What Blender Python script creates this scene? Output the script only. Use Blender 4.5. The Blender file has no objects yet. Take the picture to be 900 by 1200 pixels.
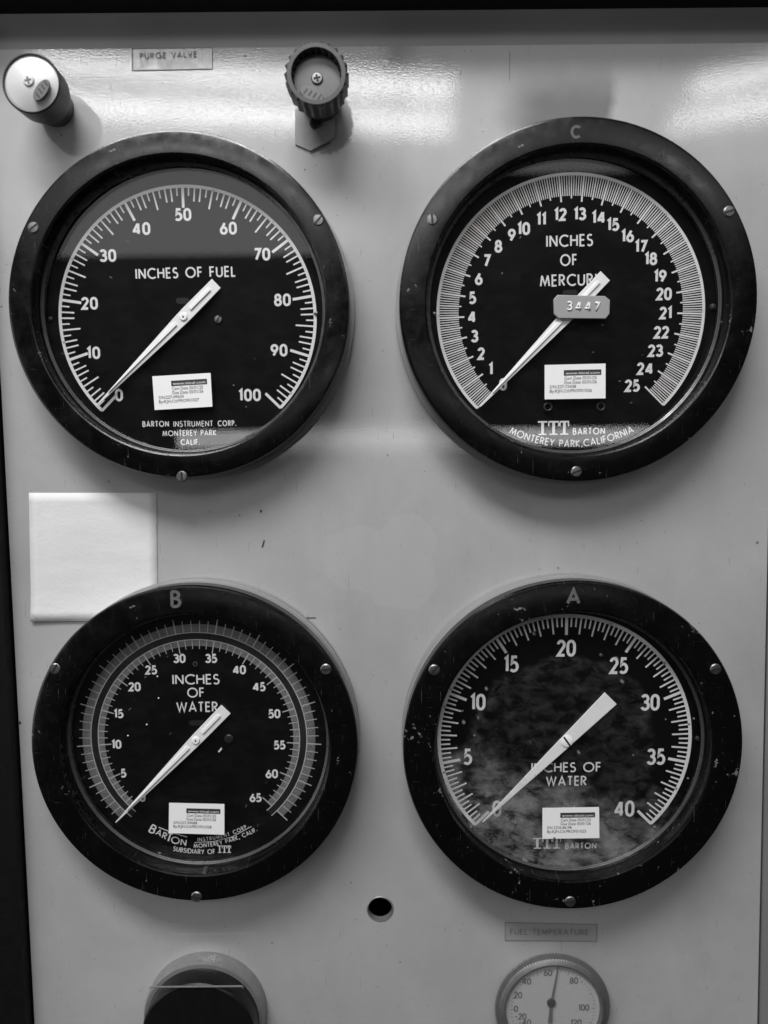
import bpy, bmesh, math, random
from mathutils import Vector, Matrix
random.seed(7)
S = bpy.context.scene
COL = S.collection
R = math.radians

# ------------------------------------------------------------------ camera
FPX = 867.0                       # focal length in photograph pixels (900 x 1200)
TILT = R(5.3)                     # the camera looks slightly down the panel
ROLL = R(0.5)
DIST = 0.455
cam_d = bpy.data.cameras.new('camera')
cam = bpy.data.objects.new('camera', cam_d)
COL.objects.link(cam)
fwd = Vector((0, math.cos(TILT), -math.sin(TILT)))
up0 = Vector((0, math.sin(TILT), math.cos(TILT)))
rt0 = Vector((1, 0, 0))
rt = rt0 * math.cos(ROLL) - up0 * math.sin(ROLL)
up = up0 * math.cos(ROLL) + rt0 * math.sin(ROLL)
CAM = Vector((0, -DIST, 0))
M = Matrix((rt, up, -fwd)).transposed().to_4x4()
M.translation = CAM
cam.matrix_world = M
cam_d.sensor_fit = 'VERTICAL'
cam_d.sensor_height = 36.0
cam_d.lens = 36.0 * FPX / 1200.0
cam_d.clip_start = 0.01
cam_d.clip_end = 60
cam_d.dof.use_dof = True
cam_d.dof.focus_distance = 0.447
cam_d.dof.aperture_fstop = 3.8
S.camera = cam

# ------------------------------------------------------------------ view, world
S.view_settings.view_transform = 'Standard'
S.view_settings.look = 'None'
S.view_settings.exposure = 0.0
S.view_settings.gamma = 1.0
S.render.engine = 'CYCLES'
S.cycles.max_bounces = 6
S.cycles.transparent_max_bounces = 12
S.cycles.use_denoising = True
W = bpy.data.worlds.new('World')
S.world = W
W.use_nodes = True
W.node_tree.nodes['Background'].inputs[0].default_value = (1, 1, 1, 1)
W.node_tree.nodes['Background'].inputs[1].default_value = 0.02

# ------------------------------------------------------------------ lamps
def area(name, loc, target, sx, sy, radiance, spread=180):
    """rectangular lamp; radiance is what a mirror would show of it"""
    d = bpy.data.lights.new(name, 'AREA')
    d.shape = 'RECTANGLE'
    d.size, d.size_y = sx, sy
    d.energy = radiance * sx * sy * math.pi
    d.spread = R(spread)
    o = bpy.data.objects.new(name, d)
    COL.objects.link(o)
    o.location = loc
    o.rotation_euler = (Vector(target) - Vector(loc)).to_track_quat('-Z', 'Y').to_euler()
    return o

def rect_lamp(name, x0, x1, y0, y1, z, radiance):
    """a lamp lying level in the ceiling, facing down"""
    d = bpy.data.lights.new(name, 'AREA')
    d.shape = 'RECTANGLE'
    d.size, d.size_y = x1 - x0, y1 - y0
    d.energy = radiance * d.size * d.size_y * math.pi
    o = bpy.data.objects.new(name, d)
    COL.objects.link(o)
    o.location = ((x0 + x1) / 2, (y0 + y1) / 2, z)
    return o

# two twin-tube ceiling fittings across the room, mirrored in the panel's enamel
area('ceiling_tube', (-0.40, -2.00, 1.158), (-0.1, 0, 0.2), 1.30, 0.045, 14)
area('ceiling_tube', (-0.42, -2.28, 1.158), (-0.1, 0, 0.2), 1.38, 0.045, 14)
area('ceiling_tube', (1.21, -2.00, 1.158), (0.1, 0, 0.2), 0.42, 0.045, 10)
area('ceiling_tube', (1.25, -2.28, 1.158), (0.1, 0, 0.2), 0.42, 0.045, 10)
# fitting nearly overhead: makes the shadows under the cases
area('overhead_fitting', (-0.36, -0.85, 1.30), (0, 0, -.15), 1.1, 0.36, 27)
area('left_fill', (-1.6, -0.75, -0.2), (-.1, 0, -.25), 0.7, 1.0, 2.0)  # added fill lamp, brightens the panel from the left
# pale ceiling further off, seen in the left upper glass, and a smaller part in the right
rect_lamp('pale_ceiling', -2.3, 0.02, -4.6, -1.3, 1.25, .95)
rect_lamp('pale_ceiling', 0.10, 2.2, -3.15, -1.3, 1.25, 0.8)
# added lamp strip level with the gauges, placed to be mirrored in the glass
area('mirrored_strip', (0.10, -2.0, 0.018), (0.1, 0, 0.018), 1.55, 0.055, 3.2)

# ------------------------------------------------------------------ pixel -> point on a plane parallel to the panel
def at(px, py, h=0.0):
    d = fwd + rt * ((px - 450.0) / FPX) - up * ((py - 600.0) / FPX)
    t = (-h - CAM.y) / d.y
    return CAM + d * t
def mpp(px, py, h=0.0):            # metres per pixel (horizontal) there
    return (at(px + .5, py, h) - at(px - .5, py, h)).length

# ------------------------------------------------------------------ materials
class NT:
    def __init__(s, name):
        s.m = bpy.data.materials.new(name); s.m.use_nodes = True
        s.t = s.m.node_tree; s.n = s.t.nodes; s.l = s.t.links
        s.p = s.n.get('Principled BSDF'); s.out = s.n.get('Material Output')
        s.tc = s.n.new('ShaderNodeTexCoord').outputs['Object']
    def node(s, typ, **kw):
        n = s.n.new(typ)
        for k, v in kw.items(): setattr(n, k, v)
        return n
    def link(s, a, b): s.l.new(a, b)
    def mapping(s, scale=(1, 1, 1), rot=(0, 0, 0), loc=(0, 0, 0)):
        n = s.node('ShaderNodeMapping')
        n.inputs['Scale'].default_value = scale
        n.inputs['Rotation'].default_value = rot
        n.inputs['Location'].default_value = loc
        s.link(s.tc, n.inputs['Vector']); return n.outputs[0]
    def noise(s, scale, detail=3, rough=.55, vec=None, dist=0):
        n = s.node('ShaderNodeTexNoise')
        n.inputs['Scale'].default_value = scale
        n.inputs['Detail'].default_value = detail
        n.inputs['Roughness'].default_value = rough
        n.inputs['Distortion'].default_value = dist
        s.link(vec if vec is not None else s.tc, n.inputs['Vector']); return n.outputs[0]
    def ramp(s, fac, stops):
        n = s.node('ShaderNodeValToRGB')
        e = n.color_ramp.elements
        e[0].position, e[0].color = stops[0][0], g(stops[0][1])
        e[1].position, e[1].color = stops[-1][0], g(stops[-1][1])
        for p, v in stops[1:-1]:
            x = e.new(p); x.color = g(v)
        s.link(fac, n.inputs[0]); return n.outputs[0]
    def mixc(s, fac, a, b):
        n = s.node('ShaderNodeMix', data_type='RGBA')
        for sock, v in ((n.inputs[0], fac), (n.inputs[6], a), (n.inputs[7], b)):
            if isinstance(v, (int, float)):
                sock.default_value = v if sock is n.inputs[0] else g(v)
            else: s.link(v, sock)
        return n.outputs[2]
    def math(s, op, a, b=0.0, clamp=False):
        n = s.node('ShaderNodeMath', operation=op, use_clamp=clamp)
        for i, v in enumerate((a, b)):
            if isinstance(v, (int, float)): n.inputs[i].default_value = v
            else: s.link(v, n.inputs[i])
        return n.outputs[0]
    def bump(s, height, strength=.2, dist=.001):
        n = s.node('ShaderNodeBump')
        n.inputs['Strength'].default_value = strength
        n.inputs['Distance'].default_value = dist
        s.link(height, n.inputs['Height'])
        s.link(n.outputs[0], s.p.inputs['Normal'])
    def set(s, base=None, rough=None, metal=None, spec=None, coat=None):
        for key, v in (('Base Color', base), ('Roughness', rough), ('Metallic', metal), ('Specular IOR Level', spec), ('Coat Weight', coat)):
            if v is None: continue
            if isinstance(v, (int, float)):
                s.p.inputs[key].default_value = g(v) if key == 'Base Color' else v
            else: s.link(v, s.p.inputs[key])
        return s
def g(v): return (v, v, v, 1)

def simple(name, base, rough=.5, metal=0, spec=.5, var=.12, scale=400):
    k = NT(name)
    n = k.noise(scale, 4)
    k.set(base=k.mixc(n, base * (1 - var), base * (1 + var)), rough=k.ramp(k.noise(scale * .4, 3), [(.3, max(0, rough - .08)), (.7, min(1, rough + .08))]), metal=metal, spec=spec)
    return k.m

def panel_material():
    k = NT('grey_enamel')
    big = k.noise(9, 5, .65)
    base = k.mixc(k.ramp(big, [(.3, 0), (.7, 1)]), .345, .425)
    smudge = k.noise(18, 5, .65, k.mapping((1, 1, .5)))
    base = k.mixc(k.ramp(smudge, [(.5, 0), (.78, .35)]), base, .26)
    fine = k.noise(900, 2)
    base = k.mixc(k.math('MULTIPLY', k.math('SUBTRACT', fine, .35, True), .35), base, .24)
    # specks of dirt
    for sc, rad, seed, dark in ((70, .045, 3.1, .08), (38, .035, 8.7, .05), (150, .07, 1.7, .16)):
        v = k.node('ShaderNodeTexVoronoi'); v.inputs['Scale'].default_value = sc
        v.inputs['Randomness'].default_value = 1
        k.link(k.mapping((1, .01, 1), loc=(seed, seed, seed)), v.inputs['Vector'])
        keep = k.math('GREATER_THAN', k.noise(sc * .9, 0, .5, k.mapping((1, .01, 1), loc=(seed, 0, 0))), .55)
        spot = k.math('MULTIPLY', k.ramp(v.outputs['Distance'], [(rad * .5, 1), (rad * 1.3, 0)]), keep)
        base = k.mixc(k.math('MULTIPLY', spot, .75), base, dark)
    # thin upright scratches
    sc = k.noise(1, 2, .5, k.mapping((900, 1, 55), rot=(0, R(6), 0)))
    base = k.mixc(k.ramp(sc, [(.70, 0), (.745, .6)]), base, .14)
    sc2 = k.noise(1, 2, .5, k.mapping((60, 1, 900), rot=(0, R(-8), 0), loc=(3, 0, 5)))
    base = k.mixc(k.ramp(sc2, [(.72, 0), (.77, .4)]), base, .6)
    # reflection gap between the tubes, painted dark, and scribed line near the top
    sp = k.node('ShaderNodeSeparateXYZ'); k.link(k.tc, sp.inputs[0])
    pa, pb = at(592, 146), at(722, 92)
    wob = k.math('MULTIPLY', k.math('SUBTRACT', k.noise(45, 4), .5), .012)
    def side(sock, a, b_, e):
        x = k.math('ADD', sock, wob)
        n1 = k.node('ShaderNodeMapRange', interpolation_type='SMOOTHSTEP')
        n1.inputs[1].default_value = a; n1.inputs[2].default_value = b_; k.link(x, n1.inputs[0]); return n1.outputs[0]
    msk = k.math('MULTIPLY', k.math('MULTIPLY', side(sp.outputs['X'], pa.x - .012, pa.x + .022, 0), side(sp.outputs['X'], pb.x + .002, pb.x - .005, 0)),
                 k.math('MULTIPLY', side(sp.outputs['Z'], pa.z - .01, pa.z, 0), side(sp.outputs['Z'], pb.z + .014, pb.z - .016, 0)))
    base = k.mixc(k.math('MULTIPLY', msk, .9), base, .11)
    # slightly paler smudge between the gauges, an image retouching artefact imitated in base colour
    lob = None
    for cx, cy, rr in ((478, 634, 33), (470, 676, 42), (420, 655, 42)):
        cc = at(cx, cy); kk = mpp(cx, cy)
        ds = k.node('ShaderNodeVectorMath', operation='DISTANCE'); k.link(k.mapping((1, 0, 1)), ds.inputs[0]); ds.inputs[1].default_value = (cc.x, 0, cc.z)
        m1 = k.node('ShaderNodeMapRange', interpolation_type='SMOOTHSTEP'); m1.inputs[1].default_value = rr * kk * 1.03; m1.inputs[2].default_value = rr * kk * .90
        k.link(k.math('ADD', ds.outputs['Value'], k.math('MULTIPLY', k.math('SUBTRACT', k.noise(70, 4), .5), .012)), m1.inputs[0])
        lob = m1.outputs[0] if lob is None else k.math('MAXIMUM', lob, m1.outputs[0])
    base = k.mixc(k.math('MULTIPLY', lob, .36), base, .43)
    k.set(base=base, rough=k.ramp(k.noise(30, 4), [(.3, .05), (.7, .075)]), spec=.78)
    h = k.noise(850, 1, .5, k.mapping((1, .1, 1.15)))
    k.bump(h, .042, .0004)
    return k.m

def bezel_material(wear=.5):
    k = NT('worn_black_paint')
    base = k.mixc(k.noise(60, 5, .6), .0012, .003)
    chips = k.noise(330, 5, .6)
    patch = k.noise(45, 3)
    chip = k.ramp(k.math('ADD', k.math('MULTIPLY', chips, .6), k.math('MULTIPLY', patch, .4)), [(.655 - .02 * wear, 0), (.675 - .02 * wear, 1)])
    base = k.mixc(chip, base, .16)
    scr = k.noise(1, 3, .6, k.mapping((1500, 1, 70), rot=(0, R(62), 0)))
    base = k.mixc(k.ramp(scr, [(.66, 0), (.74, .8)]), base, .10)
    scr2 = k.noise(1, 3, .6, k.mapping((90, 1, 1500), rot=(0, R(25), 0), loc=(4, 0, 2)))
    base = k.mixc(k.ramp(scr2, [(.68, 0), (.76, .8)]), base, .10)
    k.set(base=base, rough=k.ramp(k.noise(90, 5, .65), [(.3, .13), (.7, .33)]), spec=.42)
    k.bump(k.noise(1200, 3), .12, .0003)
    return k.m

def case_material():
    k = NT('scuffed_case_side')
    n = k.noise(1, 4, .6, k.mapping((25, 600, 25)))
    base = k.mixc(n, .12, .34)
    base = k.mixc(k.ramp(k.noise(120, 5, .65), [(.56, 0), (.66, .7)]), base, .26)
    k.set(base=base, rough=.45, spec=.5)
    return k.m

def glass_material(name, grime=0.0):
    k = NT(name)
    k.n.remove(k.p)
    tr = k.node('ShaderNodeBsdfTransparent'); tr.inputs[0].default_value = (.97, .97, .97, 1)
    gl = k.node('ShaderNodeBsdfGlossy'); gl.inputs['Roughness'].default_value = .012
    geo = k.node('ShaderNodeNewGeometry')
    dp = k.node('ShaderNodeVectorMath', operation='DOT_PRODUCT')
    k.link(geo.outputs['Normal'], dp.inputs[0]); k.link(geo.outputs['Incoming'], dp.inputs[1])
    c = k.math('SUBTRACT', 1.0, k.math('ABSOLUTE', dp.outputs['Value']), True)
    fr = k.math('ADD', k.math('MULTIPLY', k.math('POWER', c, 5), .95), .053)
    mx = k.node('ShaderNodeMixShader')
    k.link(fr, mx.inputs[0]); k.link(tr.outputs[0], mx.inputs[1]); k.link(gl.outputs[0], mx.inputs[2])
    last = mx.outputs[0]
    df = k.node('ShaderNodeBsdfDiffuse'); df.inputs[0].default_value = g(.45)
    # dust and wipe marks on the outside of the pane
    wisps = k.noise(62, 8, .74, k.mapping((1, 1, 1.7), rot=(0, R(18), 0)), .25)
    if grime > 0:
        sep = k.node('ShaderNodeSeparateXYZ'); k.link(k.tc, sep.inputs[0])
        ln = k.node('ShaderNodeVectorMath', operation='LENGTH'); k.link(k.mapping((1, 0, 1), loc=(.004, 0, .004)), ln.inputs[0])
        rad = k.math('ADD', ln.outputs['Value'], k.math('MULTIPLY', k.math('SUBTRACT', k.noise(60, 4), .5), .02))
        disc = k.ramp(k.math('DIVIDE', rad, .1), [(.50, .55), (.545, 1), (.60, 0)])
        low = k.ramp(k.math('DIVIDE', k.math('ADD', k.math('ADD', sep.outputs['Z'], k.math('MULTIPLY', sep.outputs['X'], .32)), k.math('MULTIPLY', k.math('SUBTRACT', k.noise(32, 6, .65), .5), .11)), -.1), [(.25, 0), (.52, 1)])
        scratch = k.ramp(k.noise(95, 7, .72, k.mapping((1, 1, 1.5), rot=(0, R(35), 0)), .5), [(.44, 0), (.62, .45), (.75, 1)])
        m1 = k.math('MULTIPLY', k.math('MULTIPLY', disc, scratch), .11)
        m2 = k.math('MULTIPLY', k.math('MULTIPLY', low, k.ramp(wisps, [(.44, .06), (.50, .45), (.62, 1)])), .27)
        mask = k.math('ADD', m1, m2, True)
        spots = k.node('ShaderNodeTexVoronoi'); spots.inputs['Scale'].default_value = 75
        k.link(k.mapping((1, .01, 1)), spots.inputs['Vector'])
        mask = k.math('ADD', mask, k.math('MULTIPLY', k.ramp(spots.outputs['Distance'], [(.05, 1), (.09, 0)]), .30), True)
    else:
        mask = k.math('MULTIPLY', k.ramp(wisps, [(.45, 0), (.8, 1)]), .008)
        sp = k.node('ShaderNodeTexVoronoi'); sp.inputs['Scale'].default_value = 130
        k.link(k.mapping((1, .01, 1)), sp.inputs['Vector'])
        keep = k.math('GREATER_THAN', k.noise(70, 1), .56)
        mask = k.math('ADD', mask, k.math('MULTIPLY', k.math('MULTIPLY', k.ramp(sp.outputs['Distance'], [(.035, 1), (.06, 0)]), keep), .30), True)
    front = k.math('GREATER_THAN', dp.outputs['Value'], 0.0)
    m3 = k.node('ShaderNodeMixShader')
    k.link(mask, m3.inputs[0]); k.link(last, m3.inputs[1]); k.link(df.outputs[0], m3.inputs[2])
    k.link(m3.outputs[0], k.out.inputs['Surface'])
    return k.m

def paper_material():
    k = NT('white_paper'); n = k.noise(40, 5, .6)
    k.set(base=k.mixc(n, .62, .70), rough=.85, spec=.2)
    k.bump(k.math('ADD', k.noise(22, 3), k.math('MULTIPLY', k.noise(500, 3), .1)), .35, .004)
    return k.m
MAT = {
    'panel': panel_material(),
    'bezel': bezel_material(.5), 'bezel_worn': bezel_material(1.6),
    'case': case_material(),
    'dial': simple('satin_black_dial', .003, .5, spec=.08, var=.4, scale=60),
    'white': simple('white_ink', .80, .55, var=.08, scale=900),
    'white_dim': simple('aged_white_ink', .50, .55, var=.15, scale=200),
    'pointer': simple('white_pointer_paint', .80, .45, var=.06),
    'screw': simple('dull_steel', .22, .45, 1, var=.35, scale=1500),
    'dark_screw': simple('blackened_steel', .05, .4, .6, var=.4, scale=1200),
    'slot': simple('slot_black', .006, .7),
    'gasket': simple('glass_retaining_ring', .10, .3, .6, var=.3, scale=300),
    'mirror': simple('mirror_band', .16, .22, .9, var=.25, scale=60),
    'sticker': simple('white_sticker', .80, .55, var=.03),
    'ink': simple('black_print', .03, .6),
    'paper': paper_material(),
    'tape': simple('grey_label_tape', .30, .35, var=.08),
    'tape_faint': simple('faint_engraving', .24, .35, var=.1),
    'tape_pale': simple('pale_label_tape', .38, .13, spec=.78, var=.05),
    'tape_dark': simple('label_groove', .17, .5, var=.1),
    'tag': simple('grey_plastic_tag', .30, .45, var=.06),
    'emboss': simple('embossed_white', .72, .5),
    'cap_black': simple('black_cap_paint', .006, .35, spec=.3, var=.3, scale=300),
    'knob_black': simple('dark_knob_plastic', .045, .42, var=.3, scale=300),
    'knob_face': simple('grey_knob_disc', .12, .36, .15, var=.15, scale=260),
    'knob_sheen': simple('painted_sheen_disc', .62, .35, .1, var=.08, scale=200),  # bright base colour stands in for light reflected by the knob face
    'dark_frame': simple('dark_frame_paint', .004, .6, spec=.15, var=.3),
    'collar': simple('satin_metal_collar', .30, .38, .6, var=.2, scale=200),
    'thermo_face': simple('pale_thermometer_face', .52, .5, var=.06),
    'thermo_ring': simple('thermometer_case_metal', .17, .4, .5, var=.25, scale=300),
    'chalk': simple('chalk_mark', .10, .8, var=.6, scale=700),
    'chip': simple('dark_chip', .04, .8),
    'bare': simple('bare_metal_lip', .30, .35, .6),
    'glass': glass_material('window_glass'), 'glass_dirty': glass_material('dirty_window_glass', 1.0),
    'side': simple('neighbouring_grey_enamel', .20, .3, var=.1, scale=20),
    'ledge': simple('dark_grey_ledge_paint', .31, .42, spec=.4, var=.12, scale=30),
    'rubber': simple('black_rubber', .02, .4),
}

# ------------------------------------------------------------------ mesh builder: u right, v up, h out of the panel
class MB:
    def __init__(s): s.v = []; s.f = []; s.sm = []
    def add(s, pts, faces, smooth=False):
        o = len(s.v); s.v += [tuple(p) for p in pts]
        for f in faces: s.f.append([i + o for i in f]); s.sm.append(smooth)
    def lathe(s, prof, cu=0, cv=0, seg=128, closed=False, capstart=False, capend=False, wob=None):
        n = len(prof); pts = []
        for i in range(seg):
            a = 2 * math.pi * i / seg
            for r, h in prof:
                rr = r if wob is None else r + wob(a, h)
                pts.append((cu + rr * math.cos(a), cv + rr * math.sin(a), h))
        fs = []
        for i in range(seg):
            j = (i + 1) % seg
            for q in range(n - (0 if closed else 1)):
                q2 = (q + 1) % n
                fs.append((i * n + q, j * n + q, j * n + q2, i * n + q2))
        s.add(pts, fs, True)
        o = len(s.v) - len(pts)
        if capend: s.f.append([o + i * n + n - 1 for i in range(seg)]); s.sm.append(False)
        if capstart: s.f.append([o + i * n for i in reversed(range(seg))]); s.sm.append(False)
    def prism(s, poly, h0, h1, taper=0):
        n = len(poly)
        pts = [(x, y, h0) for x, y in poly] + [(x, y, h1) for x, y in poly]
        fs = [tuple(range(n, 2 * n)), tuple(reversed(range(n)))]
        fs += [(i, (i + 1) % n, n + (i + 1) % n, n + i) for i in range(n)]
        s.add(pts, fs)
    def sheet(s, poly, h):
        s.add([(x, y, h) for x, y in poly], [tuple(range(len(poly)))])
    def ribbon(s, pts, w, h, closed=False):
        P = [Vector(p) for p in pts]; n = len(P)
        if n < 2: return
        L = []; Rr = []
        for i in range(n):
            if closed: a, b = P[i - 1], P[(i + 1) % n]
            else: a, b = P[max(0, i - 1)], P[min(n - 1, i + 1)]
            d1 = (P[i] - a); d2 = (b - P[i])
            if d1.length < 1e-12: d1 = d2
            if d2.length < 1e-12: d2 = d1
            d1 = d1.normalized(); d2 = d2.normalized()
            t = d1 + d2
            if t.length < 1e-6: t = d1
            t.normalize()
            nn = Vector((-t.y, t.x))
            c = max(.42, nn.dot(Vector((-d1.y, d1.x))))
            L.append(P[i] + nn * (w / 2 / c)); Rr.append(P[i] - nn * (w / 2 / c))
        pts3 = [(p.x, p.y, h) for p in L] + [(p.x, p.y, h) for p in Rr]
        fs = []
        for i in range(n if closed else n - 1):
            j = (i + 1) % n
            fs.append((i, n + i, n + j, j))
        s.add(pts3, fs)
    def tube(s, pts, r, seg=8):
        P = [Vector(p) for p in pts]; ring = []
        for i, p in enumerate(P):
            t = (P[min(i + 1, len(P) - 1)] - P[max(i - 1, 0)]).normalized()
            a = t.orthogonal().normalized(); b = t.cross(a)
            ring.append([p + (a * math.cos(2 * math.pi * k / seg) + b * math.sin(2 * math.pi * k / seg)) * r for k in range(seg)])
        fs = []
        for i in range(len(P) - 1):
            for k in range(seg):
                fs.append((i * seg + k, i * seg + (k + 1) % seg, (i + 1) * seg + (k + 1) % seg, (i + 1) * seg + k))
        s.add([q for rg in ring for q in rg], fs, True)
    def build(s, name, mat, parent=None, recalc=True, bevel=0):
        me = bpy.data.meshes.new(name)
        me.from_pydata([(u, -h, v) for u, v, h in s.v], [], s.f)
        me.polygons.foreach_set('use_smooth', s.sm)
        if recalc:
            b = bmesh.new(); b.from_mesh(me)
            bmesh.ops.recalc_face_normals(b, faces=b.faces)
            b.to_mesh(me); b.free()
        me.materials.append(MAT[mat] if isinstance(mat, str) else mat)
        me.set_sharp_from_angle(angle=R(25))
        me.update()
        o = bpy.data.objects.new(name, me); COL.objects.link(o)
        if parent is not None: o.parent = parent
        if bevel:
            md = o.modifiers.new('edge', 'BEVEL'); md.width = bevel; md.segments = 3
            md.limit_method = 'ANGLE'; md.angle_limit = R(40)
        return o

def tag(o, label, cat, group=None):
    o['label'] = label; o['category'] = cat
    if group: o['group'] = group
    return o
def thing(name, loc, label, cat, group=None, rot=0):
    o = bpy.data.objects.new(name, None); COL.objects.link(o)
    o.empty_display_size = .01
    o.location = loc; o.rotation_euler = (0, rot, 0)
    return tag(o, label, cat, group)
def structure(o):
    o['kind'] = 'structure'; return o

# ------------------------------------------------------------------ stroke lettering (geometric sans)
def arc(cx, cy, rx, ry, a0, a1, n=None):
    n = n or max(4, int(abs(a1 - a0) / 12))
    return [(cx + rx * math.cos(R(a0 + (a1 - a0) * i / n)), cy + ry * math.sin(R(a0 + (a1 - a0) * i / n))) for i in range(n + 1)]
def loop(cx, cy, rx, ry, n=32):
    return ['L'] + [(cx + rx * math.cos(2 * math.pi * i / n), cy + ry * math.sin(2 * math.pi * i / n)) for i in range(n)]
def stadium(cx, rx, n=12):        # tall 0
    return ['L'] + arc(cx, 1 - rx * 1.35, rx, rx * 1.35, 0, 180, n) + arc(cx, rx * 1.35, rx, rx * 1.35, 180, 360, n)
GL = {
 'A': (.72, [[(0, 0), (.36, 1), (.72, 0)], [(.13, .3), (.59, .3)]]),
 'B': (.50, [[(0, 0), (0, 1)], [(0, 1), (.2, 1)] + arc(.2, .77, .25, .23, 90, -90) + [(0, .54)], [(.2, .54)] + arc(.22, .27, .28, .27, 90, -90) + [(0, 0)]]),
 'C': (.80, [arc(.5, .5, .5, .5, 48, 312, 26)]),
 'D': (.74, [['L', (0, 0), (0, 1), (.24, 1)] + arc(.24, .5, .5, .5, 84, -84, 18) + [(.24, 0)]]),
 'E': (.42, [[(.42, 1), (0, 1), (0, 0), (.42, 0)], [(0, .53), (.40, .53)]]),
 'F': (.40, [[(.40, 1), (0, 1), (0, 0)], [(0, .53), (.38, .53)]]),
 'G': (.92, [arc(.5, .5, .5, .5, 48, 352, 28) + [(.97, .46), (.55, .46)]]),
 'H': (.62, [[(0, 0), (0, 1)], [(.62, 0), (.62, 1)], [(0, .53), (.62, .53)]]),
 'I': (.0, [[(0, 0), (0, 1)]]),
 'J': (.3, [[(.3, 1), (.3, .2)] + arc(.1, .2, .2, .2, 0, -100)]),
 'K': (.52, [[(0, 0), (0, 1)], [(.5, 1), (.02, .5), (.54, 0)]]),
 'L': (.36, [[(0, 1), (0, 0), (.38, 0)]]),
 'M': (.88, [[(0, 0), (.14, 1)], [(.14, .98), (.44, .12), (.74, .98)], [(.74, 1), (.88, 0)]]),
 'N': (.66, [[(0, 0), (0, 1)], [(.01, .98), (.65, .02)], [(.66, 0), (.66, 1)]]),
 'O': (1.0, [loop(.5, .5, .5, .5)]),
 'P': (.46, [[(0, 0), (0, 1), (.2, 1)] + arc(.2, .74, .27, .26, 90, -90) + [(0, .48)]]),
 'R': (.50, [[(0, 0), (0, 1), (.2, 1)] + arc(.2, .75, .27, .25, 90, -90) + [(0, .5)], [(.18, .5), (.5, 0)]]),
 'S': (.48, [arc(.24, .76, .22, .24, 40, 250, 16) + arc(.22, .26, .25, .27, 75, -145, 16)]),
 'T': (.50, [[(0, 1), (.5, 1)], [(.25, 1), (.25, 0)]]),
 'U': (.60, [[(0, 1), (0, .3)] + arc(.3, .3, .3, .3, 180, 360, 14) + [(.6, 1)]]),
 'V': (.64, [[(0, 1), (.32, 0), (.64, 1)]]),
 'W': (1.06, [[(0, 1), (.27, 0), (.53, .95), (.79, 0), (1.06, 1)]]),
 'Y': (.60, [[(0, 1), (.3, .48), (.6, 1)], [(.3, .48), (.3, 0)]]),
 '0': (.48, [stadium(.24, .24)]),
 '1': (.20, [[(0, .84), (.17, 1), (.17, 0)]]),
 '2': (.46, [arc(.23, .74, .22, .26, 170, -35, 16) + [(.02, 0), (.48, 0)]]),
 '3': (.44, [arc(.2, .76, .21, .24, 155, -90, 16) , [(.14, .53)] + arc(.2, .265, .25, .265, 95, -155, 16)]),
 '4': (.58, [[(.43, 0), (.43, 1)], [(.395, .97), (.03, .26)], [(-.05, .26), (.58, .26)]]),
 '5': (.44, [[(.42, 1), (.11, 1), (.06, .56)] + arc(.19, .31, .26, .31, 110, -140, 18)]),
 '6': (.48, [loop(.24, .29, .24, .29, 26), [(.34, 1), (.04, .42)]]),
 '7': (.44, [[(0, 1), (.46, 1), (.12, 0)]]),
 '8': (.46, [loop(.23, .765, .195, .235, 24), loop(.23, .27, .24, .27, 26)]),
 '9': (.48, [loop(.24, .71, .24, .29, 26), [(.14, 0), (.44, .58)]]),
 '.': (.02, [[(0, -.04), (0, .12)]]), ',': (.05, [[(.06, .12), (0, -.16)]]), '-': (.3, [[(0, .42), (.3, .42)]]),
 '/': (.4, [[(0, -.05), (.4, 1.05)]]), ':': (.02, [[(0, 0), (0, .15)], [(0, .55), (0, .7)]]), ' ': (.30, []),
}
HSTEP = 6e-6
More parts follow.
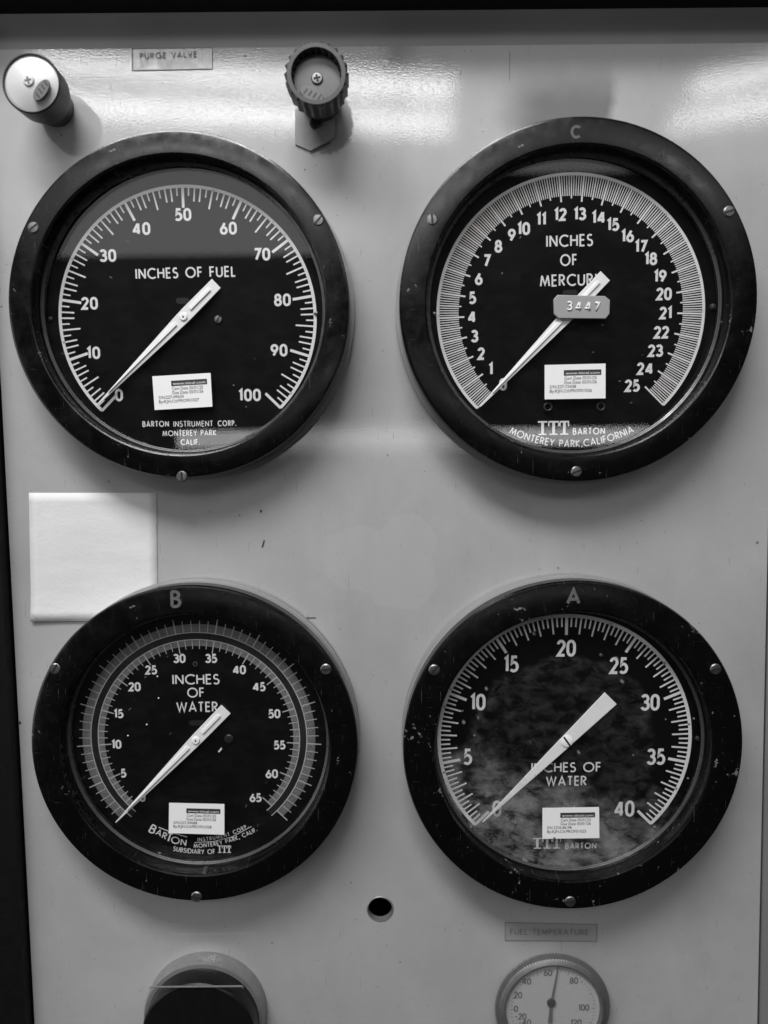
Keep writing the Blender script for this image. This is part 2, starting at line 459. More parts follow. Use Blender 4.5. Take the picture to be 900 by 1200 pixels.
class Ink:
    """flat lettering on a plane; every stroke a hair above the last so none coincide"""
    def __init__(s, h): s.mb = MB(); s.h = h; s.k = 0
    def lift(s):
        s.k = (s.k + 1) % 14
        return s.h + s.k * HSTEP
    def stroke(s, pts, w, closed=False): s.mb.ribbon(pts, w, s.lift(), closed)
    def glyph(s, ch, fn, w):
        for st in GL[ch][1]:
            cl = st[0] == 'L'
            s.stroke([fn(x, y) for x, y in (st[1:] if cl else st)], w, cl)
    def text(s, string, cu, cv, size, width=None, w=.13, rot=0, track=.2, sx=1.0):
        """centred on (cu,cv); size = cap height; width = total ink width (sets the tracking)"""
        adv = [GL[c][0] * sx for c in string]
        n = len(string)
        if width is not None and n > 1:
            gap = w + .125
            f = (width / size - w - (n - 1) * gap) / sum(adv)
            if f > sx: f = sx; gap = (width / size - w - sum(adv) * f / sx) / (n - 1)
            f = max(f, sx * .62)
            adv = [a * f / sx for a in adv]; sx = f
            track = (width / size - w - sum(adv)) / (n - 1)
        tot = sum(adv) + track * (n - 1)
        x = -tot / 2
        ca, sa = math.cos(R(rot)), math.sin(R(rot))
        for c, a in zip(string, adv):
            def fn(px, py, x=x):
                X = (x + px * sx) * size; Y = (py - .5) * size * (1 - w)
                return (cu + X * ca - Y * sa, cv + X * sa + Y * ca)
            s.glyph(c, fn, w * size)
            x += a + track
    def text_on(s, string, p0, p1, sag, size, w=.13):
        """along an arc from p0 to p1 (baseline), bulging down by sag"""
        p0, p1 = Vector(p0), Vector(p1)
        c = (p1 - p0).length
        rad = (c * c / 4 + sag * sag) / (2 * sag)
        mid = (p0 + p1) / 2
        nrm = Vector((-(p1 - p0).y, (p1 - p0).x)).normalized()
        ctr = mid + nrm * (rad - sag)
        a0 = math.atan2(p0.y - ctr.y, p0.x - ctr.x); a1 = math.atan2(p1.y - ctr.y, p1.x - ctr.x)
        while a1 < a0: a1 += 2 * math.pi
        tot = rad * (a1 - a0)
        adv = [GL[ch][0] for ch in string]
        f = min(1, (tot / size - (len(string) - 1) * (w + .13)) / sum(adv))
        adv = [a * f for a in adv]
        track = (tot / size - sum(adv)) / (len(string) - 1)
        x = 0
        for ch, a in zip(string, adv):
            am = a0 + (x + a / 2) * size / rad
            er = Vector((math.cos(am), math.sin(am))); et = Vector((-er.y, er.x))
            def fn(px, py, a=a, er=er, et=et):
                q = ctr + er * rad + et * ((px * f - a / 2) * size) - er * (py * size)
                return (q.x, q.y)
            s.glyph(ch, fn, w * size)
            x += a + track
    def build(s, name, mat, parent): return s.mb.build(name, mat, parent, recalc=False)
    def line(s, mat, parent, name='lettering'):       # close one line of print, start the next
        s.build(name, mat, parent); s.mb = MB()

def print_text(name, string, cu, cv, size, h, mat, parent, rot=0, width=None, bold=False):
    """small print in the built-in sans, left edge at cu, baseline cv"""
    c = bpy.data.curves.new(name, 'FONT'); c.body = string; c.size = size
    if bold: c.offset = size * .012
    c.resolution_u = 2
    t = bpy.data.objects.new(name, c); COL.objects.link(t)
    dg = bpy.context.evaluated_depsgraph_get()
    me = bpy.data.meshes.new_from_object(t.evaluated_get(dg))
    bpy.data.objects.remove(t)
    xs = [v.co.x for v in me.vertices]
    k = width / (max(xs) - min(xs)) if width else 1
    ca, sa = math.cos(R(rot)), math.sin(R(rot))
    for v in me.vertices:
        x, y = (v.co.x - min(xs)) * k, v.co.y
        v.co = Vector((cu + x * ca - y * sa, -h, cv + x * sa + y * ca))
    me.materials.clear(); me.materials.append(MAT[mat])
    return me

def join_print(name, meshes, mat, parent):
    b = bmesh.new()
    for me in meshes: b.from_mesh(me); bpy.data.meshes.remove(me)
    me = bpy.data.meshes.new(name); b.to_mesh(me); b.free()
    me.materials.append(MAT[mat])
    o = bpy.data.objects.new(name, me); COL.objects.link(o); o.parent = parent
    return o

# ------------------------------------------------------------------ small hardware
def screw_meshes(name, r, h, head, slot_rot, parent, cu, cv, mat='screw', cross=False, smat='slot'):
    m = MB(); m.lathe([(r, h), (r, h + head * .55), (r * .82, h + head), (r * .3, h + head * 1.12)], cu, cv, 28, capend=True)
    o = m.build(name, mat, parent)
    t = MB()
    for a in ([slot_rot, slot_rot + 90] if cross else [slot_rot]):
        ca, sa = math.cos(R(a)), math.sin(R(a)); L, w = (r * .6 if cross else r * .93), r * .17
        t.prism([(cu + x * ca - y * sa, cv + x * sa + y * ca) for x, y in ((-L, -w), (L, -w), (L, w), (-L, w))],
                h + head * .6, h + head * 1.16 + (1e-5 if a != slot_rot else 0))
    t.build('slot', smat, o)
    return o

# ------------------------------------------------------------------ the setting: panel with a round hole, frames beside it
H_OUT = 0.0
hole_c = at(445.5, 1065); hole_r = 15.2 * mpp(445, 1065)
LX = lambda y: 8 + (y - 580) * .0526
RX = lambda y: 899.5 - (y - 640) * .0217
tl, bl = at(LX(-60), -60), at(LX(1330), 1330)
tr, br = at(RX(-60), -60), at(RX(1330), 1330)
b = bmesh.new()
outer = [(bl.x, bl.z), (br.x, br.z), (tr.x, tr.z), (tl.x, tl.z)]
NH = 48
hole = [(hole_c.x + hole_r * math.cos(2 * math.pi * i / NH), hole_c.z + hole_r * math.sin(2 * math.pi * i / NH)) for i in range(NH)]
ov = [b.verts.new((x, 0, z)) for x, z in outer]; hv = [b.verts.new((x, 0, z)) for x, z in hole]
es = [b.edges.new((ov[i], ov[(i + 1) % 4])) for i in range(4)] + [b.edges.new((hv[i], hv[(i + 1) % NH])) for i in range(NH)]
bmesh.ops.triangle_fill(b, use_beauty=True, edges=es)
TH = .003
for ring in (ov, hv):
    back = [b.verts.new((v.co.x, TH, v.co.z)) for v in ring]
    for i in range(len(ring)):
        j = (i + 1) % len(ring); b.faces.new((ring[i], ring[j], back[j], back[i]))
bmesh.ops.recalc_face_normals(b, faces=b.faces)
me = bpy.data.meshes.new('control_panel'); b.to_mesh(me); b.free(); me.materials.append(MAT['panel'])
panel = bpy.data.objects.new('control_panel', me); COL.objects.link(panel); structure(panel)

# cabinet inside behind the panel, dark frame left, neighbouring panel right, ledge above
m = MB()
m.prism([(bl.x + .03, bl.z), (br.x - .03, br.z), (tr.x - .03, tr.z), (tl.x + .03, tl.z)], -.09, -.085)
structure(m.build('cabinet_back', 'dark_frame'))
m = MB(); m.prism([(bl.x - .4, bl.z), (bl.x - .0012, bl.z), (tl.x - .0012, tl.z), (tl.x - .4, tl.z)], -.03, .009)
structure(m.build('dark_side_frame', 'dark_frame'))
m = MB(); m.prism([(br.x + .0022, br.z), (br.x + .4, br.z), (tr.x + .4, tr.z), (tr.x + .0022, tr.z)], -.012, -.0015)
structure(m.build('neighbouring_panel', 'side', bevel=.001))
ty = at(450, 52).z
m = MB()
cove = [(-.001, .00004), (0, .00006)] + [(.020 * math.sin(R(t)), .00006 + .0195 * (1 - math.cos(R(t)))) for t in range(5, 51, 5)]
def along(prof):
    n = len(prof); m = MB()
    m.add([(tl.x - .3, ty + v, h) for v, h in prof] + [(tr.x + .3, ty + v, h) for v, h in prof], [(i, n + i, n + i + 1, i + 1) for i in range(n - 1)], True)
    return m
structure(along(cove).build('cabinet_cove', 'ledge'))
v0, h0 = cove[-1]
structure(along([(v0 - .0004, h0 - .0004), (v0 - .0006, h0 + .0008), (v0 + .0002, h0 + .006), (v0 + .001, .028), (v0 + .004, .030), (.25, .030)]).build('cabinet_ledge', 'dark_frame'))

# lip round the hole
m = MB(); m.lathe([(hole_r * .93, -.004), (hole_r * .93, .0004), (hole_r * .98, .0005), (hole_r * 1.035, .0002), (hole_r * 1.035, .0001)], 0, 0, 64)
hl = m.build('hole_grommet', 'bare'); hl.location = (hole_c.x, 0, hole_c.z)
tag(hl, 'bright metal rim lining the small round hole drilled through the grey panel', 'grommet')

# ------------------------------------------------------------------ gauges
HB, HG, HD = .0235, .0125, .0085        # bezel front, glass front, dial face above the panel

def gauge(key, label, ring, opening, dialc, dialr, rot, bezel_mat='bezel', glass='glass', drop=4, flange=1.004):
    """ring = (left, right, top, bottom) of the bezel front in the photograph; opening = its clear radius in px"""
    c = at((ring[0] + ring[1]) / 2, (ring[2] + ring[3]) / 2 + drop, HB)
    k = mpp(c_px(ring)[0], c_px(ring)[1], HB)
    Ro = (ring[1] - ring[0]) / 2 * k; Ri = opening * k
    G = thing('pressure_gauge', (c.x, 0, c.z), label, 'gauge', 'round black pressure gauges on the panel')
    cs = MB()
    cs.lathe([(Ro * .985, .0001), (Ro * flange, .0010), (Ro * flange, .0065), (Ro * .992, .0070), (Ro * .992, .0078), (Ro * 1.0, .0084),
              (Ro * 1.0, .0128), (Ro * .985, .0133)], 0, 0, 160)
    case = cs.build('case', 'case', G)
    bz = MB()
    bz.lathe([(Ri * .97, .0105), (Ri, .0145), (Ri, HB - .0012), (Ri + .0004, HB - .0004), (Ri + .0012, HB),
              (Ro - .0022, HB), (Ro - .0007, HB - .0005), (Ro, HB - .0018), (Ro, .0140), (Ro * .985, .0133)], 0, 0, 192)
    bezel = bz.build('bezel', bezel_mat, G)
    for p in bezel.data.polygons: pass
    dc = at(dialc[0], dialc[1], HD)
    du, dv = dc.x - c.x, dc.z - c.z
    kd = mpp(dialc[0], dialc[1], HD)
    d = MB(); d.lathe([(0.0005, HD), (Ri * .6, HD), (Ri * 1.03, HD), (Ri * 1.03, HD - .001)], 0, 0, 128, capstart=True)
    dial = d.build('dial', 'dial', G)
    gl = MB(); gl.lathe([(.0004, HG), (Ri * .985, HG), (Ri * .985, HG - .0022), (.0004, HG - .0022)], 0, 0, 96, closed=False, capstart=True, capend=True)
    pane = gl.build('glass', glass, G)
    gk = MB()
    gk.lathe([(Ri * .989 + .0007 * math.cos(2 * math.pi * i / 10), HG + .0006 + .0007 * math.sin(2 * math.pi * i / 10)) for i in range(10)], 0, 0, 128, closed=True)
    gk.lathe([(Ri * .979 + .00055 * math.cos(2 * math.pi * i / 10), HG + .0003 + .00055 * math.sin(2 * math.pi * i / 10)) for i in range(10)], 0, 0, 128, closed=True)
    gk.build('retaining_ring', 'gasket', G)
    return dict(G=G, c=c, dial=dial, du=du, dv=dv, k=kd, r=dialr * kd, Ro=Ro, Ri=Ri, rot=rot, kb=k)
def c_px(r): return ((r[0] + r[1]) / 2, (r[2] + r[3]) / 2)

def loc(gd, px, py, h=HD):            # photograph pixel -> local point on that gauge
    p = at(px, py, h); return (p.x - gd['c'].x, p.z - gd['c'].z)

def bezel_screws(gd, pts):
    for (px, py, a) in pts:
        u, v = loc(gd, px, py, HB + .0006)
        screw_meshes('bezel_screw', 6.6 * gd['kb'], HB - .0004, .0011, a, gd['G'], u, v)

def polar(gd, ang, r):
    a = R(ang + gd['rot']); return (gd['du'] + r * math.cos(a), gd['dv'] + r * math.sin(a))
def tick(ink, gd, ang, r0, r1, w):
    ink.stroke([polar(gd, ang, r0), polar(gd, ang, r1)], w)
def arc_line(ink, gd, r, w, a0=225, a1=-45, n=160):
    ink.stroke([polar(gd, a0 + (a1 - a0) * i / n, r) for i in range(n + 1)], w)
INKH = HD + .00012

def numbers(gd, items, size_px, w, sx=1.0, track=.24):
    for s_, px, py in items:
        ink = Ink(INKH)
        u, v = loc(gd, px, py)
        ink.text(s_, u, v, size_px * gd['k'], w=w, rot=gd['rot'], sx=sx, track=track)
        ink.build('numeral', 'white', gd['dial'])

def pointer(gd, pivot, tail, tip, tail_w, piv_w, tip_w, hub_r, rib=True, slot=None):
    h = HD + .0026; k = mpp(pivot[0], pivot[1], h); c = gd['c']
    P, T, Q = [Vector((at(*q, h).x - c.x, at(*q, h).z - c.z)) for q in (pivot, tail, tip)]
    # straight axis through tail and tip
    ax = (Q - T).normalized(); nn = Vector((-ax.y, ax.x))
    P = T + ax * (P - T).dot(ax)
    t2 = .0007
    m = MB()
    sec = [(T, tail_w), (P - ax * (6 * k), piv_w), (P + ax * (8 * k), piv_w * .95), (Q, tip_w)]
    poly = [p + nn * w * k / 2 for p, w in sec] + [p - nn * w * k / 2 for p, w in reversed(sec)]
    m.prism([(p.x, p.y) for p in poly], h, h + t2)
    o = m.build('pointer', 'pointer', gd['G'], bevel=.00015)
    if rib:
        m = MB()
        for (a, b_, w0, w1) in ((P + ax * 12 * k, Q - ax * 22 * k, 4.2, 1.0), (P - ax * 12 * k, T + ax * 10 * k, 3.2, 3.6)):
            pl = [a + nn * w0 * k / 2, b_ + nn * w1 * k / 2, b_ - nn * w1 * k / 2, a - nn * w0 * k / 2]
            off = nn * (-.8 * k)
            m.prism([((p + off).x, (p + off).y) for p in pl], h + t2 * .5, h + t2 + .0009)
        m.build('rib', 'pointer', o, bevel=.0001)
    m = MB(); m.lathe([(hub_r * k, h + t2 * .4), (hub_r * k, h + t2 + .0006), (hub_r * k * .8, h + t2 + .0009), (hub_r * .2 * k, h + t2 + .0009)], P.x, P.y, 28, capend=True)
    m.lathe([(hub_r * .6 * k, HD + .0002), (hub_r * .6 * k, h + .0001)], P.x, P.y, 20)
    hub = m.build('hub', 'pointer', o)
    m = MB()
    if slot is None: m.lathe([(hub_r * .22 * k, h + t2 + .0008), (hub_r * .22 * k, h + t2 + .00115)], P.x, P.y, 14, capend=True)
    else:
        ca, sa = math.cos(R(slot)), math.sin(R(slot)); L, w = hub_r * .95 * k, hub_r * .15 * k
        m.prism([(P.x + x * ca - y * sa, P.y + x * sa + y * ca) for x, y in ((-L, -w), (L, -w), (L, w), (-L, w))], h + t2 + .0006, h + t2 + .00105)
    m.build('hub_recess', 'dark_screw', hub)
    return o

def dial_screw(gd, px, py, r, a, mat='screw', name='dial_screw'):
    u, v = loc(gd, px, py, HD)
    m = MB(); m.lathe([(r * 1.25 * gd['k'], HD + .0002), (r * 1.25 * gd['k'], HD + .0004), (r * 1.0 * gd['k'], HD + .0004)], u, v, 24)
    o = screw_meshes(name, r * gd['k'], HD + .0001, .0012, a, gd['dial'], u, v, mat)
    return o
def dial_slot(gd, px, py, wpx, hpx, rot=0):
    u, v = loc(gd, px, py); k = gd['k']; a, b_ = wpx * k / 2, hpx * k / 2
    pts = [(u + a - b_ + x, v + y) for x, y in arc(0, 0, b_, b_, -90, 90)] + [(u - a + b_ + x, v + y) for x, y in arc(0, 0, b_, b_, 90, 270)]
    m = MB(); m.sheet(pts, HD + .00006); o = m.build('dial_slot', 'slot', gd['dial'])
    ink = Ink(HD + .00012); ink.stroke(pts, .35 * k, True); ink.mb.build('slot_edge', 'dark_screw', o, recalc=False)
def stud(gd, px, py, r, mat='dark_screw', h=HD, name='stud'):
    u, v = loc(gd, px, py, h); k = gd['k']
    m = MB(); m.lathe([(r * k, h), (r * k, h + r * k * .6), (r * k * .7, h + r * k * 1.1), (r * k * .15, h + r * k * 1.3)], u, v, 16, capend=True)
    return m.build(name, mat, gd['dial'])
def ring_stud(gd, px, py, r):
    u, v = loc(gd, px, py); k = gd['k']
    m = MB(); m.lathe([(r * k + .28 * r * k * math.cos(2 * math.pi * i / 10), HD + .0014 + .28 * r * k * math.sin(2 * math.pi * i / 10)) for i in range(10)], u, v, 24, closed=True)
    m.lathe([(r * k * .9, HD), (r * k * .9, HD + .0013)], u, v, 20)
    m.build('rubber_bumper', 'rubber', gd['dial'])

def sticker(gd, quad, rot, serial, prof, sep=':'):
    """white calibration sticker on the outside of the glass; quad = tl, tr, br, bl in px"""
    h = HG + .0001
    P = [Vector(loc(gd, *q, h)) for q in quad]
    m = MB(); m.prism([(p.x, p.y) for p in reversed(P)], h, h + .0001)
    o = m.build('calibration_sticker', 'sticker', gd['G'])
    ex = (P[1] - P[0]); ey = (P[3] - P[0])
    ang = math.degrees(math.atan2(ex.y, ex.x)); Wd = ex.length; Hh = ey.length
    def q(a, b_): p = P[0] + ex * a + ey * b_; return p.x, p.y
    hp = h + .00022
    m = MB(); m.sheet([q(.315, .165), q(.93, .165), q(.93, .325), q(.315, .325)], hp - .00004)
    m.build('print_bar', 'ink', o)
    txt = []
    def line(s_, a, b_, w_, size):
        u, v = q(a, b_); txt.append(print_text('t', s_, u, v, size * Hh, hp, 'ink', o, ang, w_ * Wd))
    line('Cert Date 05/01/25', .325, .445, .53, .135)
    line('Due Date 05/01/26', .325, .565, .53, .135)
    line('S/N' + sep + serial, .085, .685, .43, .13)
    line('By:KJH,Ctl:' + prof, .085, .81, .69, .13)
    join_print('print', txt, 'ink', o)
    u, v = q(.345, .292)
    join_print('web_address', [print_text('t', 'www.ttical.com', u, v, .11 * Hh, hp + .00002, 'sticker', o, ang, .555 * Wd)], 'sticker', o)
    return o

# ---- upper left: inches of fuel
A1 = gauge('fuel', 'black round gauge reading INCHES OF FUEL with scale from 0 to 100', (8.5, 409.5, 151, 564.5), 172, (220, 373), 151.2, .4, drop=2, flange=1.022)
g1 = A1; k1 = g1['k']
ink = Ink(INKH)
arc_line(ink, g1, g1['r'] - 1.8 * k1, 3.6 * k1)
for i in range(101):
    a = 225 - 2.7 * i; q = i % 10
    L, w = (26, 3.1) if q == 0 else ((24.5, 1.9) if q == 5 else ((18.5, 1.8) if q in (2, 3, 7, 8) else (12.5, 1.7)))
    tick(ink, g1, a, g1['r'] - 1.5 * k1, g1['r'] - L * k1, w * k1)
ink.build('scale', 'white', g1['dial'])
numbers(g1, [('0', 139.5, 463), ('10', 109.5, 413.5), ('20', 105, 355.5), ('30', 126.5, 299.5), ('40', 165.5, 268), ('50', 214.5, 251.5), ('60', 267.5, 267.5),
             ('70', 307, 298), ('80', 331, 351.5), ('90', 327, 410.5), ('100', 292.5, 463)], 14.6, .195, sx=.92, track=.28)
ink = Ink(INKH)
ink.text('INCHES OF FUEL', *loc(g1, 217.5, 319.5), 12.6 * k1, 117 * k1, .15, 1.0)
ink.line('white', g1['dial'])
ink.text('BARTON', *loc(g1, 182.5, 496.8), 7 * k1, 31.5 * k1, .17, .3)
ink.line('white', g1['dial'])
ink.text('INSTRUMENT', *loc(g1, 226.5, 496.6), 7 * k1, 47 * k1, .14, .3)
ink.line('white', g1['dial'])
ink.text('CORP.', *loc(g1, 266, 496), 7 * k1, 22 * k1, .17, .3)
ink.line('white', g1['dial'])
ink.text('MONTEREY PARK', *loc(g1, 222, 507.5), 6.8 * k1, 64 * k1, .15, .3)
ink.line('white', g1['dial'])
ink.text('CALIF.', *loc(g1, 223, 518), 7 * k1, 23 * k1, .17, .3)
ink.line('white', g1['dial'])
pointer(g1, (215.5, 371.7), (253.8, 332.4), (113.5, 475.5), 14.5, 15.5, 1.6, 4.6)
dial_slot(g1, 214, 352.5, 15, 6.5)
dial_screw(g1, 256, 374.5, 4.8, 62)
stud(g1, 60, 374, 3); stud(g1, 371, 367.5, 2.6, 'screw'); stud(g1, 219.5, 529.5, 2.6, 'screw')
bezel_screws(g1, [(38.5, 266.5, 38), (373, 257.5, 48), (213, 558.5, 92)])
sticker(g1, ((178.5, 441), (246.8, 437), (249, 476.5), (181.3, 480.5)), 3, '227-49630', 'PROF01027')

# ---- upper right: inches of mercury
g2 = gauge('mercury', 'black round gauge reading INCHES OF MERCURY with grey 3447 tag on its glass', (468, 889, 139, 562.5), 178, (668.8, 365.3), 157.3, .5, flange=1.018)
k2 = g2['k']
ink = Ink(INKH)
arc_line(ink, g2, g2['r'] - 1.7 * k2, 3.4 * k2)
for i in range(251):
    a = 225 - 1.08 * i
    L, w = (32.5, 1.9) if i % 10 == 0 else ((29, 1.5) if i % 5 == 0 else (26, 1.12))
    tick(ink, g2, a, g2['r'] - 1.5 * k2, g2['r'] - L * k2, w * k2)
ink.build('scale', 'white', g2['dial'])
numbers(g2, [('0', 589.5, 450.5), ('1', 575, 432.5), ('2', 563.8, 414.5), ('3', 556.2, 394), ('4', 553, 371.3), ('5', 553.6, 349), ('6', 561, 326.7), ('7', 570.5, 305.5),
             ('8', 584, 288.7), ('9', 599.8, 275.7), ('10', 613.5, 268), ('11', 634.2, 257), ('12', 656.5, 251.5), ('13', 679.4, 250.7), ('14', 701.5, 254.8), ('15', 718.2, 263.3),
             ('16', 735.3, 276.5), ('17', 751, 288.8), ('18', 762.5, 303.3), ('19', 773.5, 323.8), ('20', 778, 344.5), ('21', 780, 366.8), ('22', 775, 389.5),
             ('23', 768, 411), ('24', 756, 432), ('25', 740.8, 452)], 14.6, .20, sx=.88, track=.24)
ink = Ink(INKH)
ink.text('INCHES', *loc(g2, 667.5, 282), 14 * k2, 54.5 * k2, .14, 1.2)
ink.line('white', g2['dial'])
ink.text('OF', *loc(g2, 666.3, 304.8), 13.6 * k2, 20 * k2, .14, 1.0)
ink.line('white', g2['dial'])
ink.text('MERCURY', *loc(g2, 669, 328.2), 13.8 * k2, 72.5 * k2, .14, 1.2)
ink.line('white', g2['dial'])
def itt(ink, gd, px, py, hgt, wid, rows=True):
    """slab letters I T T sharing their top serif"""
    u0, v0 = loc(gd, px, py); k = gd['k']; Hh, Wd = hgt * k, wid * k
    def bar(x0, x1, y0, y1): ink.stroke([(u0 + (x0 - .5) * Wd, v0 + ((y0 + y1) / 2 - .5) * Hh), (u0 + (x1 - .5) * Wd, v0 + ((y0 + y1) / 2 - .5) * Hh)], (y1 - y0) * Hh)
    bar(0, .30, .88, 1); bar(.34, .67, .88, 1); bar(.70, 1, .88, 1)
    for x in (.15, .505, .85):
        bar(x - .045, x + .045, .0, .88); bar(x - .13, x + .13, 0, .10)
    for x in (.34, .66, .70, .99): bar(x - .012 if x < .9 else x - .03, x + .03 if x < .9 else x + .012, .62, .88)
itt(ink, g2, 648.5, 501.5, 16.5, 37)
ink.line('white', g2['dial'])
ink.text('BARTON', *loc(g2, 690, 505.3), 8.3 * k2, 38.5 * k2, .17, .5)
ink.line('white', g2['dial'])
ink.text_on('MONTEREY PARK,CALIFORNIA', loc(g2, 597, 507.5), loc(g2, 742.5, 506), 17 * k2, 7.6 * k2, .17)
ink.line('white', g2['dial'])
pointer(g2, (667.5, 369.5), (709, 323.5), (562.5, 476.5), 15.5, 15.5, 1.6, 4.8)
dial_slot(g2, 668, 343.5, 17, 7)
ring_stud(g2, 641.5, 477, 4.3); ring_stud(g2, 703.3, 476.5, 4.3)
stud(g2, 834.5, 360, 4); stud(g2, 509, 368, 2.4, 'screw'); stud(g2, 706, 381, 1.3, 'screw'); stud(g2, 694.8, 413.5, 1.6, 'dark_screw')
bezel_screws(g2, [(506.5, 257, 95), (855, 247.5, 18), (675.8, 552.8, 22)])
sticker(g2, ((638.2, 427.7), (709.6, 426), (709.6, 466.8), (638.2, 468)), 1, '227-73438', 'PROF01026')
# grey tag stuck on the glass
h = HG + .0002
P4 = [loc(g2, *q, h + .0018) for q in ((653.5, 345.5), (709, 346.8), (715, 351.5), (714.5, 367.5), (710, 373.5), (655, 373), (649.5, 368), (649, 350.5))]
m = MB(); m.prism(list(reversed(P4)), h, h + .0018); tg = m.build('number_tag', 'tag', g2['G'], bevel=.0004)
tg['label'] = 'grey chamfered tag embossed 3447'
ink = Ink(h + .00195)
ink.text('3447', *loc(g2, 683.5, 359, h + .0018), 11 * k2, 38 * k2, .18, -2, sx=1.25); ink.build('embossed_number', 'emboss', tg)
ink.line('white', g2['dial'])
mdx = tg.children[0].modifiers.new('raised', 'SOLIDIFY'); mdx.thickness = .0005; mdx.offset = 0

# ---- lower left: inches of water, 0 to 65, with mirror band
g3 = gauge('water65', 'black round gauge reading INCHES OF WATER with double scale from 0 to 65', (35.5, 419.5, 685.5, 1057), 158, (233.2, 865), 143.5, 0)
k3 = g3['k']
m = MB()
band = [polar(g3, 229 - 278 * i / 120, 126 * k3) for i in range(121)] + [polar(g3, -49 + 278 * i / 120, 118.4 * k3) for i in range(121)]
for i in range(120):
    m.add([(*band[i], HD + .00008), (*band[i + 1], HD + .00008), (*band[240 - i], HD + .00008), (*band[241 - i], HD + .00008)], [(0, 1, 2, 3)])
m.build('mirror_band', 'mirror', g3['dial'])
ink = Ink(INKH)
arc_line(ink, g3, 118 * k3, 1.0 * k3, 229, -49); arc_line(ink, g3, 126.4 * k3, 1.0 * k3, 229, -49)
for i in range(651):
    a = 225 - 270 / 650 * i
    w = .31 * k3
    if i % 50 == 0: o0, o1, w = 143.5, 103, 1.2 * k3
    elif i % 10 == 0: o0, o1, w = 140.3, 107, .85 * k3
    else: o0, o1 = 136.4, 110.6
    tick(ink, g3, a, 126.2 * k3, o0 * k3, w); tick(ink, g3, a, 118.2 * k3, o1 * k3, w)
ink.build('scale', 'white_dim', g3['dial'])
numbers(g3, [('0', 167, 934.3), ('5', 144.7, 906), ('10', 136.5, 872.2), ('15', 139, 836.3), ('20', 157.7, 804.7), ('25', 177, 785), ('30', 210.3, 771.5), ('35', 247.5, 771.5),
             ('40', 280.3, 784.8), ('45', 303.5, 804.7), ('50', 321.5, 836.3), ('55', 327.6, 873), ('60', 318.5, 906.7), ('65', 299.5, 934.7)], 11, .20, sx=.92, track=.24)
ink = Ink(INKH)
ink.text('INCHES', *loc(g3, 229.7, 796), 12.4 * k3, 55 * k3, .14, 0)
ink.line('white', g3['dial'])
ink.text('OF', *loc(g3, 229.5, 811.5), 12 * k3, 20 * k3, .14, 0)
ink.line('white', g3['dial'])
ink.text('WATER', *loc(g3, 231, 828.3), 12.4 * k3, 48.5 * k3, .14, 0)
ink.line('white', g3['dial'])
for ch, px, py, sz, rt_ in (('B', 179.3, 971.5, 11.5, -30), ('A', 186.4, 975.6, 8, -26), ('R', 193, 979.3, 8.4, -22), ('T', 198.6, 981, 12, -19), ('O', 205.6, 984.6, 9, -16), ('N', 215.2, 987, 8.6, -10)):
    ink.text(ch, *loc(g3, px, py), sz * k3, None, .15, rt_)
ink.stroke([loc(g3, 186, 969.2), loc(g3, 203, 976), loc(g3, 219.5, 980.8)], 1.0 * k3)
ink.line('white', g3['dial'])
ink.text_on('INSTRUMENT CORP.', loc(g3, 232, 985.6), loc(g3, 291, 969.2), 4.0 * k3, 4.1 * k3, .17)
ink.line('white', g3['dial'])
ink.stroke([loc(g3, 228, 987.2), loc(g3, 250, 986), loc(g3, 272, 980.6), loc(g3, 295, 968.2)], .7 * k3)
ink.line('white', g3['dial'], 'rule')
ink.text_on('MONTEREY PARK, CALIF.', loc(g3, 227.5, 993.2), loc(g3, 301.5, 973.2), 5.0 * k3, 4.5 * k3, .18)
ink.line('white', g3['dial'])
ink.text_on('SUBSIDIARY OF', loc(g3, 203, 996.5), loc(g3, 252, 1000), 1.8 * k3, 5.2 * k3, .17)
ink.line('white', g3['dial'])
itt(ink, g3, 263, 995, 9, 16)
ink.line('white', g3['dial'])
pointer(g3, (230.5, 867.5), (265, 830.8), (135.8, 963.5), 14.8, 14, 1.2, 4.6)
dial_slot(g3, 230.5, 847, 18, 6)
dial_screw(g3, 268.5, 865.5, 5.4, 10, 'dark_screw')
ring = loc(g3, 229, 778); m = MB(); m.lathe([(1.5 * k3, HD + .0001), (1.6 * k3, HD + .0006), (2.9 * k3, HD + .0006), (3.1 * k3, HD + .0001)], *ring, 20); m.build('dial_eyelet', 'screw', g3['dial'])
stud(g3, 83, 864, 2.8); stud(g3, 235.5, 1011.5, 3.6, 'screw'); stud(g3, 200, 860, 1.6)
m = MB(); m.prism([loc(g3, *q) for q in ((255.5, 880.5), (259.5, 875.5), (260.5, 877.5), (257, 881.5))], HD + .0001, HD + .0005); m.build('paint_flake', 'white', g3['dial'])
for q in ((186, 818), (184.5, 792.5), (172, 849), (150, 862)): stud(g3, *q, .8, 'white', HG, 'dust_speck')
bezel_screws(g3, [(64, 784, 62), (382, 784.7, 10), (230, 1051.5, -8)])
sticker(g3, ((198.2, 940.7), (263, 942.2), (263, 978.2), (197.7, 976.2)), -1.2, '227-49688', 'PROF01028')

